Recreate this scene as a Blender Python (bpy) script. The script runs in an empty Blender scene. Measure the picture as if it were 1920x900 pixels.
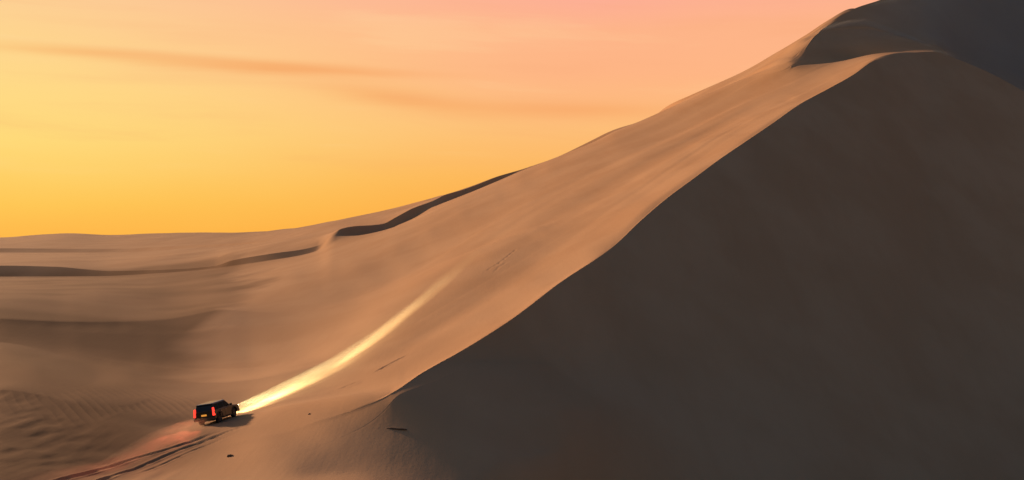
import bpy, bmesh, math
import numpy as np
from mathutils import Vector, Matrix

SC = bpy.context.scene
COL = SC.collection
R = math.radians
F = 2059.0            # focal length expressed in units of a 1920 wide frame

# ------------------------------------------------------------------ camera
cd = bpy.data.cameras.new('camera')
cam = bpy.data.objects.new('camera', cd)
COL.objects.link(cam)
cd.sensor_width = 36.0
cd.lens = 36.0 * F / 1920.0
cd.clip_start = 0.5
cd.clip_end = 40000
cam.location = (0, 0, 0)
cam.rotation_euler = (R(90), 0, 0)
SC.camera = cam

# ------------------------------------------------------------------ sun
SUN_BEARING = -50.0     # degrees from the view direction, negative = left
SUN_ELEV = 14.0
sdir = Vector((math.sin(R(SUN_BEARING)) * math.cos(R(SUN_ELEV)),
               math.cos(R(SUN_BEARING)) * math.cos(R(SUN_ELEV)),
               math.sin(R(SUN_ELEV))))
ld = bpy.data.lights.new('sun', 'SUN')
ld.energy = 5.0
ld.angle = R(3.5)
ld.color = (1.0, 0.60, 0.33)
sun = bpy.data.objects.new('sun', ld)
COL.objects.link(sun)
sun.rotation_euler = sdir.to_track_quat('Z', 'Y').to_euler()

# ------------------------------------------------------------------ world
def lin(c):
    return tuple(((v / 255.0 + 0.055) / 1.055) ** 2.4 if v > 10 else v / 255.0 / 12.92 for v in c) + (1.0,)

world = bpy.data.worlds.new('World')
SC.world = world
world.use_nodes = True
nt = world.node_tree
for n in list(nt.nodes):
    nt.nodes.remove(n)
N = nt.nodes.new
L = nt.links.new

def M(op, a, b=None, c=None, clamp=False, tree=None):
    t = tree or nt
    n = t.nodes.new('ShaderNodeMath'); n.operation = op; n.use_clamp = clamp
    for i, v in enumerate((a, b, c)):
        if v is None: continue
        if isinstance(v, (int, float)): n.inputs[i].default_value = v
        else: t.links.new(v, n.inputs[i])
    return n.outputs[0]

def maprange(v, a, b, c=0.0, d=1.0, smooth=True, tree=None):
    t = tree or nt
    n = t.nodes.new('ShaderNodeMapRange')
    n.interpolation_type = 'SMOOTHSTEP' if smooth else 'LINEAR'
    n.inputs['From Min'].default_value = a; n.inputs['From Max'].default_value = b
    n.inputs['To Min'].default_value = c; n.inputs['To Max'].default_value = d
    t.links.new(v, n.inputs['Value'])
    return n.outputs['Result']

def mixc(f, a, b, tree=None, blend='MIX'):
    t = tree or nt
    n = t.nodes.new('ShaderNodeMix'); n.data_type = 'RGBA'; n.blend_type = blend
    if isinstance(f, (int, float)): n.inputs[0].default_value = f
    else: t.links.new(f, n.inputs[0])
    for s, v in ((6, a), (7, b)):
        if isinstance(v, tuple): n.inputs[s].default_value = v
        else: t.links.new(v, n.inputs[s])
    return n.outputs[2]

def ramp(v, stops, tree=None):
    t = tree or nt
    n = t.nodes.new('ShaderNodeValToRGB')
    e = n.color_ramp.elements
    n.color_ramp.interpolation = 'EASE' if False else 'LINEAR'
    while len(e) > 1: e.remove(e[-1])
    e[0].position, e[0].color = stops[0]
    for p, c in stops[1:]:
        k = e.new(p); k.color = c
    t.links.new(v, n.inputs[0])
    return n.outputs[0]

tc = N('ShaderNodeTexCoord')
sep = N('ShaderNodeSeparateXYZ'); L(tc.outputs['Generated'], sep.inputs[0])
X, Y, Z = sep.outputs
az = M('ARCTAN2', X, Y)                         # bearing, radians, 0 = ahead
elev = M('ARCSINE', Z)
# slow wavering of the colour bands
nz0 = N('ShaderNodeTexNoise'); nz0.inputs['Scale'].default_value = 2.2; nz0.inputs['Detail'].default_value = 3
cmb0 = N('ShaderNodeCombineXYZ'); L(az, cmb0.inputs[0]); L(M('MULTIPLY', elev, 3.0), cmb0.inputs[1]); L(cmb0.outputs[0], nz0.inputs['Vector'])
wav = M('MULTIPLY', M('SUBTRACT', nz0.outputs[0], 0.5), 0.05)
e2 = M('ADD', elev, wav)
ef = maprange(e2, 0.0, 0.45, 0, 1, smooth=False)      # 0 .. 26 deg
k = 1 / 0.45
def st(*rows): return [(min(1, max(0, e * k)), lin(c)) for e, c in rows]
left = ramp(ef, st((0.0, (255, 184, 74)), (0.035, (255, 200, 86)), (0.09, (255, 219, 114)), (0.13, (255, 220, 122)),
                   (0.19, (253, 208, 138)), (0.23, (250, 196, 146)), (0.32, (170, 140, 140)), (0.44, (74, 84, 105))))
right = ramp(ef, st((0.0, (254, 166, 60)), (0.05, (253, 180, 84)), (0.10, (253, 186, 108)), (0.15, (254, 172, 118)),
                    (0.19, (253, 170, 124)), (0.225, (253, 162, 142)), (0.32, (150, 112, 128)), (0.44, (66, 76, 100))))
az_mix = maprange(az, -0.50, 0.10)
glow = mixc(az_mix, left, right)
# thin stretched cloud bands
cmb = N('ShaderNodeCombineXYZ'); L(M('MULTIPLY', az, 2.6), cmb.inputs[0]); L(M('MULTIPLY', M('ADD', elev, M('MULTIPLY', az, 0.03)), 30.0), cmb.inputs[1])
nz = N('ShaderNodeTexNoise'); nz.inputs['Scale'].default_value = 1.0; nz.inputs['Detail'].default_value = 5; nz.inputs['Roughness'].default_value = 0.55
nz.inputs['Distortion'].default_value = 0.4
L(cmb.outputs[0], nz.inputs['Vector'])
bands = M('MULTIPLY', maprange(nz.outputs[0], 0.50, 0.72), maprange(elev, 0.035, 0.09))
glow = mixc(M('MULTIPLY', bands, 0.20), glow, lin((238, 140, 84)))
lights = M('MULTIPLY', maprange(nz.outputs[0], 0.46, 0.28), maprange(elev, 0.03, 0.1))
glow = mixc(M('MULTIPLY', lights, 0.22), glow, lin((255, 222, 160)))
# individual cloud streaks
def streak(a0, e0, la, le, tilt, amt, g):
    da = M('SUBTRACT', az, a0)
    de = M('SUBTRACT', M('SUBTRACT', elev, e0), M('MULTIPLY', da, tilt))
    de = M('ADD', de, M('MULTIPLY', M('SUBTRACT', nz.outputs[0], 0.5), 0.016))
    q = M('ADD', M('POWER', M('ABSOLUTE', M('DIVIDE', da, la)), 2.0), M('POWER', M('ABSOLUTE', M('DIVIDE', de, le)), 2.0))
    m = M('MULTIPLY', M('POWER', 2.718, M('MULTIPLY', q, -1.0)), amt)
    return mixc(m, g, lin((240, 142, 70)))
glow = mixc(maprange(elev, 0.02, 0.16, 0.0, 0.20), glow, lin((255, 214, 178)))
glow = streak(-0.20, 0.152, 0.11, 0.0047, -0.025, 0.46, glow)
glow = streak(-0.36, 0.157, 0.09, 0.0047, -0.01, 0.32, glow)
glow = streak(-0.10, 0.128, 0.075, 0.009, -0.12, 0.32, glow)
glow = streak(0.05, 0.118, 0.10, 0.008, -0.03, 0.30, glow)
sky = N('ShaderNodeTexSky'); sky.sky_type = 'NISHITA'; sky.sun_disc = False
sky.sun_elevation = R(SUN_ELEV); sky.sun_rotation = R(SUN_BEARING)
sky.altitude = 300; sky.air_density = 1.0; sky.dust_density = 2.0; sky.ozone_density = 1.5
vm = N('ShaderNodeVectorMath'); vm.operation = 'SCALE'; vm.inputs['Scale'].default_value = 0.072
L(sky.outputs[0], vm.inputs[0])
SKYAMB = vm
# the sunset glow reaches about 85 degrees either side of the sun and 25 degrees up
rel = M('ABSOLUTE', M('SUBTRACT', az, R(-50)))
rel = M('MINIMUM', rel, M('SUBTRACT', 2 * math.pi, rel))
mask = M('MULTIPLY', maprange(rel, 1.25, 2.0, 1, 0), maprange(elev, 0.30, 0.50, 1, 0))
final = mixc(mask, vm.outputs[0], glow)
bg = N('ShaderNodeBackground'); bg.inputs[1].default_value = 0.86
L(final, bg.inputs[0])
out = N('ShaderNodeOutputWorld'); L(bg.outputs[0], out.inputs[0])

SC.view_settings.view_transform = 'Standard'
SC.view_settings.look = 'None'
SC.view_settings.exposure = 0.22
SC.view_settings.gamma = 1.0
SC.view_settings.use_curve_mapping = False
SC.cycles.max_bounces = 5
SC.cycles.volume_bounces = 0
SC.cycles.use_denoising = True

# ------------------------------------------------------------------ helpers
def principled(name, base, rough=0.5, metal=0.0, **kw):
    m = bpy.data.materials.new(name); m.use_nodes = True
    b = m.node_tree.nodes['Principled BSDF']
    b.inputs['Base Color'].default_value = tuple(base) + (1,)
    b.inputs['Roughness'].default_value = rough
    b.inputs['Metallic'].default_value = metal
    for k_, v in kw.items():
        b.inputs[k_].default_value = v
    return m

def link(name, me, mat=None, parent=None, smooth=False):
    o = bpy.data.objects.new(name, me)
    COL.objects.link(o)
    if mat: me.materials.append(mat)
    if parent: o.parent = parent
    if smooth:
        me.polygons.foreach_set('use_smooth', [True] * len(me.polygons))
    return o

# ================================================================== TERRAIN
# The desert is one sheet lofted through ridge, fold and valley lines.  Each
# line is a table of (bearing, height angle, distance) rows, bearing and height
# angle being given in F units; every row becomes a point in metres.
D = {}
D['near'] = [(-900,940,68),(0,940,66),(300,940,63),(500,940,62),(650,940,63),(735,940,66),(800,940,69),(870,940,74),(1000,940,84),(1200,940,104),(1500,940,125),(1918,940,160),(2500,940,180)]
D['bench'] = [(-900,840,83),(0,840,83),(200,852,80),(405,862,72),(500,840,75),(620,803,82.5),(700,770,86),(735,748,88.2),(870,716,103),(1000,702,115),(1200,720,134.6),(1500,780,150),(1918,800,183),(2500,800,200)]
D['crest'] = [(-900,740,105),(0,745,105),(200,765,100),(300,785,95),(405,797,87),(500,793,87),(620,772,88),(700,749,89),(735,736,90),(790,700,98),(870,655,108),
              (960,598,120),(1050,530,137),(1150,462,160),(1200,415,172),(1250,372,184),(1300,335,196),(1350,298,209),(1400,264,222),(1450,230,236),(1500,195,250),
              (1550,168,265),(1600,140,280),(1640,113,292),(1690,101,308),(1750,97,325),(1800,113,325),(1850,134,322),(1918,170,318),(2100,280,300),(2500,430,290)]
D['fold_a'] = [(-900,640,165),(0,640,165),(200,680,146),(400,700,131),(500,660,130),(600,615,133),(700,570,139),(870,495,165),(1000,430,188),(1233,297,240),(1430,200,285),
               (1550,150,300),(1620,121,318),(1640,107,325),(1690,93,338),(1750,91,349),(1800,125,350),(1918,190,345),(2500,440,320)]
D['fold_b'] = [(-900,603,182),(0,603,182),(150,608,190),(300,603,206),(440,560,222),(503,533,215),(683,497,225),(813,440,250),(933,373,280),(1033,323,305),
               (1200,252,335),(1400,160,350),(1485,123,340),(1520,122,341.7),(1560,122,343),(1620,116,348),(1640,104,352),(1700,86,362),(1750,87,363),(1800,130,372),(1918,195,372),(2500,440,350)]
D['foot'] = [(-900,519,430),(0,519,430),(180,518,425),(300,512,412),(400,503,400),(437,498,394),(500,489,388),(595,470,386),(627,441,390),(667,443,394),(717,437,402),(743,423,407),(773,410,413),
             (813,387,421),(833,382,425),(867,371,432),(900,356,437),(933,342,441),(980,321,445),(1100,272,444),(1200,236,430),(1300,192,412),(1400,150,378),(1470,120,345),(1485,117,343),
             (1500,106,347),(1530,64,367),(1560,53,374),(1610,49,378),(1700,69,373),(1750,86,368),(1800,118,380),(1918,175,385),(2500,420,390)]
D['lip'] = [(-900,498,0),(0,498,0),(100,500,0),(208,508,0),(300,506,0),(400,499,0),(437,488,0),(500,477,0),(595,461,0),(625,438,0),(640,429,0),(667,424,0),(700,422,0),(717,420,0),(743,407,0),(773,391,0),
            (813,376,0),(833,366,0),(867,356,0),(900,344,0),(933,331,0),(980,317,447),(1040,295,447),(1100,265,447),(1150,240,445),(1200,225,441),(1250,203,433),(1300,184,419),(1400,142,386),
            (1470,112,352),(1488,109,347),(1500,97,352),(1520,75,362),(1540,56,371),(1560,43,379),(1600,17,394),(1650,0,406),(1750,-40,436),(1918,-80,477),(2500,-50,440)]
D['far_foot'] = [(-900,474,790),(0,474,780),(200,474,760),(340,467,700),(480,459,620),(560,448,560),(625,434,520),(700,419,500),(760,396,480),(830,376,460),(980,330,460),(1200,240,475),(1300,182,428),(1400,138,396),(1470,104,368),(1500,87,362),(1550,46,379),(1600,16.5,397),(1650,15,430),(1750,-20,465),(1918,-60,505),(2500,-30,480)]
D['far_lip'] = [(-900,466,800),(0,466,795),(200,468,773),(340,462,712),(480,455,632),(560,443,580),(625,427,560),(700,411,540),(760,391,515),(830,378,490),(980,335,490),(1200,240,490),(1300,178,437),(1400,134,409),(1470,97,384),(1500,78,373),(1550,42,383),(1600,15.5,400),(1650,25,450),(1750,0,485),(1918,-40,525),(2500,-20,500)]
D['skyline'] = [(-900,447,1500),(0,450,1500),(60,446,1480),(120,443,1450),(200,445,1400),(300,441.5,1350),(480,438,1200),(540,434,1060),(600,424,900),(627,417,800),(680,405,700),(760,385,590),(800,376,560),
                (860,380,540),(980,345,540),(1200,245,530),(1250,199,458),(1300,175,447),(1400,130,420),(1450,100,408),(1485,80,396),(1520,57,388),(1550,38,388),(1600,14,404),(1650,40,470),(1750,20,505),(1918,-10,545),(2500,0,540)]

def pchip(xk, yk, x):
    xk = np.asarray(xk, float); yk = np.asarray(yk, float)
    h = np.diff(xk); d = np.diff(yk) / h
    m = np.zeros_like(yk)
    m[0], m[-1] = d[0], d[-1]
    w1 = 2 * h[1:] + h[:-1]; w2 = h[1:] + 2 * h[:-1]
    same = d[:-1] * d[1:] > 0
    with np.errstate(divide='ignore', invalid='ignore'):
        hm = (w1 + w2) / (w1 / d[:-1] + w2 / d[1:])
    m[1:-1] = np.where(same, hm, 0)
    x = np.clip(x, xk[0], xk[-1])
    i = np.clip(np.searchsorted(xk, x) - 1, 0, len(xk) - 2)
    t = (x - xk[i]) / h[i]
    return ((2*t**3-3*t**2+1)*yk[i] + (t**3-2*t**2+t)*h[i]*m[i] + (-2*t**3+3*t**2)*yk[i+1] + (t**3-t**2)*h[i]*m[i+1])

def smooth1(a, sigma):
    n = int(max(1, sigma * 3)); kx = np.arange(-n, n + 1)
    kn = np.exp(-0.5 * (kx / sigma) ** 2); kn /= kn.sum()
    return np.convolve(np.pad(a, n, mode='edge'), kn, mode='valid')

# bearings: fine in front, coarse behind, all the way round
fine = np.arctan((np.arange(-130, 2052, 1.6) - 960) / F)
lo = np.linspace(-math.pi, fine[0], 90, endpoint=False)
hi = np.linspace(fine[-1], math.pi, 91)[1:]
phi = np.concatenate([lo, fine, hi])
nc = len(phi)
ang = np.clip(phi, -0.72, 0.66)
px = 960 + F * np.tan(ang)
cosang = np.cos(ang)

def sstep(a, b, x):
    t = np.clip((x - a) / (b - a), 0, 1); return t * t * (3 - 2 * t)

names = ['near', 'bench', 'crest', 'fold_a', 'fold_b', 'foot', 'lip', 'far_foot', 'far_lip', 'skyline']
rows = {'near': 150, 'bench': 190, 'crest': 120, 'fold_a': 130, 'fold_b': 100, 'foot': 80, 'lip': 14, 'far_foot': 40, 'far_lip': 12, 'skyline': 40}
RK, ZK = [], []
back = sstep(1.0, 1.9, np.abs(phi))               # behind the camera the lines flatten out
prev = None
for n_ in names:
    t = D[n_]
    xs = [r[0] for r in t]; ys = [r[1] for r in t]; Ys = np.array([r[2] for r in t], float)
    y = pchip(xs, ys, px)
    v = (450 - y) / F
    if n_ == 'lip':
        z5, Y5 = prev
        vv = (450 - np.array(ys)) / F
        Yp = np.interp(xs, px[np.argsort(px)], Y5[np.argsort(px)]); Zp = np.interp(xs, px[np.argsort(px)], z5[np.argsort(px)])
        slp = 0.33 + 0.35 * sstep(350, 450, np.array(xs, float)); slip = (Zp - slp * Yp) / (vv - slp)
        Ys = np.where(Ys == 0, np.maximum(slip, Yp + 2.0), Ys)
    Yd = pchip(xs, Ys, px)
    Ys_ = smooth1(Yd, 5); wq = sstep(1250, 1450, px)
    Yd = Ys_ if n_ == 'crest' else Ys_ * wq + smooth1(Yd, 20) * (1 - wq)
    if n_ not in ('crest', 'lip'): v = smooth1(v, 3)
    z = v * Yd
    prev = (z, Yd)
    rr = Yd / cosang
    RK.append(rr); ZK.append(z)
RK = np.array(RK); ZK = np.array(ZK)
for i in range(1, len(RK)):
    RK[i] = np.maximum(RK[i], RK[i - 1] + 1.0)
zb = np.array([-20, -19, -18, -17, -17, -15, -12, -10, -8, -3])[:, None]
ZK = ZK * (1 - back) + zb * back
near0 = np.full(nc, 3.0)
zn0 = -21.0 + 0 * phi
zk1 = ZK[0] * 0.5 - 10.5
RK = np.vstack([near0, RK[0] * 0.5, RK, RK[-1] + 120, RK[-1] * 0 + 3500, RK[-1] * 0 + 15000])
drop = ZK[-1] - 25
ZK = np.vstack([zn0, zk1, ZK, drop, -14 + 0 * phi, -60 + 0 * phi])
rowcount = [16, 30] + [rows[n_] for n_ in names[1:]] + [20, 20, 10]
rowcount = [14, 30, 150, 130, 130, 110, 90, 16, 40, 12, 40, 20, 24, 10]
nk = len(RK)
assert len(rowcount) == nk - 1

# creases (0 smooth .. 1 sharp) per knot and column
CR = np.zeros_like(RK)
iC = 2 + names.index('crest'); iF = 2 + names.index('foot'); iL = 2 + names.index('lip'); iB = 2 + names.index('fold_b')
front = (np.abs(phi) < 0.75)
CR[iC] = sstep(715, 765, px) * front
CR[iL] = np.where(px < 990, 1.0, 0) * front
CR[iL] = np.maximum(CR[iL], sstep(1478, 1490, px) * (1 - sstep(1900, 2200, px))) * front
CR[iF] = np.maximum(np.where(px < 980, 0.8, 0), sstep(1480, 1500, px) * (1 - sstep(1760, 1800, px)) * 0.8) * front
CR[iB] = sstep(1478, 1490, px) * (1 - sstep(1625, 1645, px)) * front
CR[2 + names.index('far_lip')] = (1 - sstep(700, 830, px)) * front

dR = np.diff(RK, axis=0); sl = np.diff(ZK, axis=0) / dR
mm = np.zeros_like(RK)
wA = dR[1:] / (dR[:-1] + dR[1:])
mm[1:-1] = sl[:-1] * wA + sl[1:] * (1 - wA)
mm[0] = sl[0]; mm[-1] = sl[-1]
mL = mm.copy(); mR = mm.copy()           # tangent arriving, tangent leaving
mL[1:] = mm[1:] * (1 - CR[1:]) + sl * CR[1:]
mR[:-1] = mm[:-1] * (1 - CR[:-1]) + sl * CR[:-1]
# limit overshoot
for A, S in ((mL[1:], sl), (mR[:-1], sl)):
    lim = 2 * np.abs(S) + 0.02
    np.clip(A, -lim, lim, out=A)

RR, ZZ, crease_row = [], [], []
for kx in range(nk - 1):
    n = rowcount[kx]
    t = np.arange(n) / n
    if kx >= nk - 4: t = t ** 1.6
    t = t[:, None]
    h = dR[kx][None]
    r = RK[kx][None] + t * h
    z = ((2*t**3-3*t**2+1)*ZK[kx] + (t**3-2*t**2+t)*h*mR[kx] + (-2*t**3+3*t**2)*ZK[kx+1] + (t**3-t**2)*h*mL[kx+1])
    crease_row.append(len(np.vstack(RR)) if RR else 0)
    RR.append(r); ZZ.append(z)
RR.append(RK[-1][None]); ZZ.append(ZK[-1][None])
RR = np.vstack(RR); ZZ = np.vstack(ZZ)
nr = RR.shape[0]

# relax the lofted sheet, holding the sharp ridge lines
hold = np.zeros_like(RR)
for kx in range(nk - 1):
    c = CR[kx]
    for off, w in ((0, 1.0), (1, 0.85), (-1, 0.85), (2, 0.6), (-2, 0.6), (3, 0.35), (-3, 0.35)):
        rr_ = crease_row[kx] + off
        if 0 <= rr_ < nr: hold[rr_] = np.maximum(hold[rr_], c * w)
for rA, rB, c in ((crease_row[iF], crease_row[iL], np.maximum(CR[iF], CR[iL] * (px < 1000))), (crease_row[iL + 1], crease_row[iL + 2], CR[iL + 2] * 1.6)):
    hold[rA - 2:rB + 3] = np.maximum(hold[rA - 2:rB + 3], np.clip(c, 0, 1))
skyrow = crease_row[iL]
free = 1 - np.clip(hold * 1.1, 0, 1)
free[:2] = 0; free[-40:] = 0; free[crease_row[iL + 3]] = 0
for it in range(90):
    # radial: spacing differs, so weight by distance
    up = np.empty_like(ZZ); up[:-1] = ZZ[1:]; up[-1] = ZZ[-1]
    dn = np.empty_like(ZZ); dn[1:] = ZZ[:-1]; dn[0] = ZZ[0]
    if it == 0:
        hu = np.ones_like(RR); hu[:-1] = RR[1:] - RR[:-1]
        hd = np.ones_like(RR); hd[1:] = RR[1:] - RR[:-1]
        wu = hd / (hu + hd); wd = 1 - wu
    rad = up * wu + dn * wd
    lat = 0.5 * (np.roll(ZZ, 1, 1) + np.roll(ZZ, -1, 1))
    ZZ = ZZ + free * (0.45 * (rad - ZZ) + 0.35 * (lat - ZZ))
XX = RR * np.sin(phi)[None]; YY = RR * np.cos(phi)[None]

# ---- settle the open sand so its tilt towards the sunset follows the place:
# (bearing, height angle, tilt as n.s, reach) rows, solved as a least squares
# problem for the height of the sheet with the ridge lines held.
TILT = [
    (50,456,0.219,38),(200,455,0.219,38),(400,447,0.219,38),(300,446,0.219,38),(50,482,0.202,38),(200,482,0.210,38),(400,485,0.233,38),(520,458,0.307,38),
    (560,445,0.307,38),(700,412,0.391,38),(660,418,0.362,38),(50,532,0.145,38),(200,532,0.153,38),(350,525,0.169,38),(50,560,0.117,38),(200,562,0.131,38),
    (350,560,0.138,38),(50,582,0.073,38),(200,584,0.079,38),(330,585,0.124,38),(415,560,0.104,38),(425,600,0.110,38),(400,525,0.161,38),(430,640,0.138,38),
    (50,640,0.097,38),(200,640,0.085,38),(350,640,0.091,38),(120,700,0.097,38),(300,700,0.104,38),(370,690,0.138,38),(50,760,0.097,38),(200,760,0.097,38),
    (300,760,0.104,38),(350,730,0.104,38),(50,830,0.097,38),(200,820,0.110,38),(50,880,0.110,38),(120,870,0.117,38),(330,795,0.161,38),(450,530,0.247,38),
    (455,570,0.210,38),(450,605,0.202,38),(390,650,0.097,38),(410,620,0.091,38),(440,680,0.210,38),(400,700,0.153,38),(400,725,0.169,38),(120,795,0.097,38),
    (270,800,0.110,38),(200,672,0.202,10),(260,674,0.228,10),(320,676,0.237,10),(380,678,0.247,10),(480,520,0.350,38),(480,550,0.307,38),(540,500,0.391,38),
    (620,475,0.434,38),(560,555,0.317,38),(640,500,0.391,38),(620,520,0.286,38),(700,485,0.307,38),(760,455,0.350,38),(740,440,0.453,38),(700,455,0.472,38),
    (800,420,0.499,38),(850,400,0.512,38),(840,425,0.391,38),(900,390,0.421,38),(480,600,0.286,38),(500,640,0.339,38),(600,620,0.397,38),(560,690,0.307,38),
    (460,710,0.247,38),(410,740,0.228,38),(520,670,0.307,38),(640,570,0.459,38),(700,540,0.485,38),(760,500,0.512,38),(830,460,0.540,38),(900,430,0.540,38),
    (950,400,0.519,38),(600,560,0.434,38),(700,600,0.540,38),(640,650,0.485,38),(780,560,0.555,38),(700,660,0.540,38),(760,640,0.569,38),(850,560,0.591,38),
    (850,600,0.613,38),(900,520,0.569,38),(950,540,0.628,38),(1000,470,0.569,34),(1050,480,0.613,34),(960,460,0.555,38),(930,350,0.453,38),(1000,330,0.421,34),
    (1000,360,0.472,34),(1050,350,0.459,34),(1100,300,0.434,34),(1100,340,0.472,34),(1080,400,0.569,34),(1150,360,0.540,34),(1150,400,0.613,34),(1200,260,0.409,34),
    (1200,300,0.472,34),(1250,240,0.434,34),(1250,280,0.459,34),(1250,320,0.598,34),(1250,350,0.628,34),(1300,210,0.459,34),(1300,250,0.459,34),(1350,200,0.459,34),
    (1350,240,0.512,34),(1350,280,0.613,34),(1400,170,0.485,34),(1400,205,0.446,34),(1400,235,0.598,34),(1450,130,0.472,34),(1450,160,0.519,34),(1450,185,0.434,34),
    (1450,210,0.598,34),(1520,145,0.434,34),(1550,155,0.569,34),(1600,130,0.598,34),(1580,132,0.519,34),(1420,145,0.499,34),(1480,100,0.472,34),(500,730,0.421,38),
    (600,740,0.434,38),(650,720,0.499,38),(700,710,0.540,38),(480,780,0.459,38),(560,790,0.459,38),(450,830,0.459,38),(400,850,0.434,38),(350,880,0.434,38),
    (300,890,0.362,38),(500,880,0.459,38),(470,860,0.453,38),(640,750,0.459,38),(600,800,0.362,38),(660,770,0.256,38),(690,755,0.131,38),(640,800,0.161,38),
    (560,835,0.256,38),(600,845,0.110,34),(570,865,0.153,30),(520,850,0.350,38),(650,850,0.110,38),(700,800,0.082,38),(740,780,0.052,38),(800,760,0.073,38),
    (850,740,0.057,38),(900,730,0.037,38),(760,840,0.052,38),(850,800,0.032,38),(800,880,0.052,38),(900,860,0.028,38),(720,880,0.110,38),(650,900,0.350,38),
    (600,895,0.397,38),(540,895,0.421,38),(1000,780,0.028,34),(1000,880,0.037,34),(60,601,0.042,9),(90,603,0.032,9),(120,604,0.032,9),(150,605,0.032,9),
    (180,605,0.032,9),(210,604,0.042,9),(240,603,0.082,9),(120,613,0.169,10),(180,614,0.169,10),(230,612,0.189,10),(60,611,0.149,10),(560,505,0.256,14),
    (560,528,0.373,14),(620,492,0.281,14),(620,520,0.434,14),(683,485,0.296,13),(683,508,0.472,13),(750,457,0.307,13),(750,480,0.512,13),(813,428,0.307,12),
    (813,452,0.540,12),(870,394,0.334,12),(870,418,0.555,12),(933,362,0.350,11),(933,384,0.555,11),(985,336,0.373,10),(985,358,0.555,10),(1033,312,0.391,10),
    (1033,333,0.540,10),(900,465,0.472,12),(900,492,0.644,12),(1000,415,0.446,12),(1000,440,0.659,12),(1100,360,0.434,12),(1100,380,0.675,12),(1200,306,0.421,12),
    (1200,326,0.675,12),(1300,254,0.421,11),(1300,273,0.675,11),(1400,205,0.409,10),(1400,224,0.675,10),(1480,168,0.397,9),(1480,185,0.675,9),(1560,138,0.421,8),
    (1560,152,0.659,8),(1505,105,0.000,14),(1525,80,0.000,14),(1650,60,0.000,30),(1560,100,0.131,26),(1600,95,0.149,26),
]
def settle():
    global ZZ
    c0 = len(lo); cs = np.arange(c0, c0 + len(fine), 4)
    rs = [crease_row[2] - 18, crease_row[2] - 9]
    for kx in range(2, iL + 4):
        n = crease_row[kx + 1] - crease_row[kx]
        rs += list(np.round(np.linspace(crease_row[kx], crease_row[kx + 1], max(2, n // 3) + 1)).astype(int)[:-1])
    rs = np.array(rs)
    z = ZZ[np.ix_(rs, cs)]; r = RR[np.ix_(rs, cs)]; p = phi[cs]
    fr = np.ones_like(z)
    pc = px[cs]
    for kx in range(2, iL + 4):
        i = int(np.argmin(np.abs(rs - crease_row[kx])))
        if kx in (iF, iL, iL + 1, iL + 2, iL + 3): fr[i] = 0
        elif kx in (iC, iB): fr[i] = np.where(CR[kx][cs] > 0.3, 0, 1)
    i0_, i1_ = int(np.argmin(np.abs(rs - crease_row[iF]))), int(np.argmin(np.abs(rs - crease_row[iL])))
    fr[i0_:i1_ + 1] = 0
    fr[:3] = 0; fr[-2:] = 0
    fr[:, :2] = 0; fr[:, -2:] = 0
    sx, sy = math.sin(R(SUN_BEARING)), math.cos(R(SUN_BEARING))
    ce, se = math.cos(R(SUN_ELEV)), math.sin(R(SUN_ELEV))
    kr = (sx * np.sin(p) + sy * np.cos(p))[None, :-1]
    kt = (sx * np.cos(p) - sy * np.sin(p))[None, :-1]
    dr = np.diff(r, axis=0)[:, :-1]
    dp = np.diff(p)[None]
    gr = (z[1:, :-1] - z[:-1, :-1]) / dr
    gt = ((z[:-1, 1:] - z[:-1, :-1]) - gr * (r[:-1, 1:] - r[:-1, :-1])) / (dp * r[:-1, :-1])
    norm = np.sqrt(1 + gr ** 2 + gt ** 2)
    k1_ = kr - kt * (r[:-1, 1:] - r[:-1, :-1]) / (dp * r[:-1, :-1])
    A1 = k1_ / dr                       # acts on q[1:]-q[:-1]
    A2 = kt / (dp * r[:-1, :-1])        # acts on q[:,1:]-q[:,:-1]
    def Dm(q): return A1 * (q[1:, :-1] - q[:-1, :-1]) + A2 * (q[:-1, 1:] - q[:-1, :-1])
    def Dt(g):
        o = np.zeros_like(z)
        o[1:, :-1] += A1 * g; o[:-1, :-1] -= A1 * g
        o[:-1, 1:] += A2 * g; o[:-1, :-1] -= A2 * g
        return o
    Yd_ = r * np.cos(p)[None]
    pxx = pc[None, :-1] + 0 * dr
    pyy = 450 - z[:-1, :-1] / Yd_[:-1, :-1] * F
    den = np.full_like(dr, 1e-3)
    cur = (se - ce * Dm(z)) / norm
    num = cur * 1e-3
    below = (rs < crease_row[iC])[:-1, None] & np.ones_like(dr, bool)
    knife = (CR[iC][cs] > 0.3)[None, :-1]
    ycr = 450 - ZZ[crease_row[iC]] / YY[crease_row[iC]] * F
    for (a_, b_, tt, w_) in TILT:
        ww = np.exp(-(((pxx - a_) / w_) ** 2 + ((pyy - b_) / (w_ * 0.55)) ** 2))
        low_side = b_ > np.interp(a_, px[len(lo):len(lo) + len(fine)], ycr[len(lo):len(lo) + len(fine)])
        ww = ww + 0.03 * np.exp(-(((pxx - a_) / (3.2 * w_)) ** 2 + ((pyy - b_) / (w_ * 1.5)) ** 2))
        ww = np.where(knife & (below != low_side), 0, ww)
        num += ww * (tt * TILT_SCALE); den += ww
    T = num / den
    W = np.clip(den / 0.25, 0, 1) + 0.01
    gT = (se - T * norm) / ce
    res = np.clip(gT - Dm(z), -0.5, 0.5)
    drf = np.diff(r, axis=0); dtf = np.diff(p)[None] * r[:, :-1]
    be = 0.05 * (r / 100.0) ** 1.0 * (1 + 6 * (1 - sstep(360, 470, pc))[None])
    be1 = be[1:]; be2 = be[:, 1:]
    al = (F / Yd_) ** 2 * SHIFT_COST
    py_ = 450 - z / Yd_ * F
    loose = (1 - sstep(360, 470, pc))[None] * sstep(515, 600, py_) * 0.6
    loose = np.maximum(loose, sstep(470, 560, pc)[None] * (rs[:, None] < crease_row[iC]) * (1 - sstep(1000, 1200, pc))[None])
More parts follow.
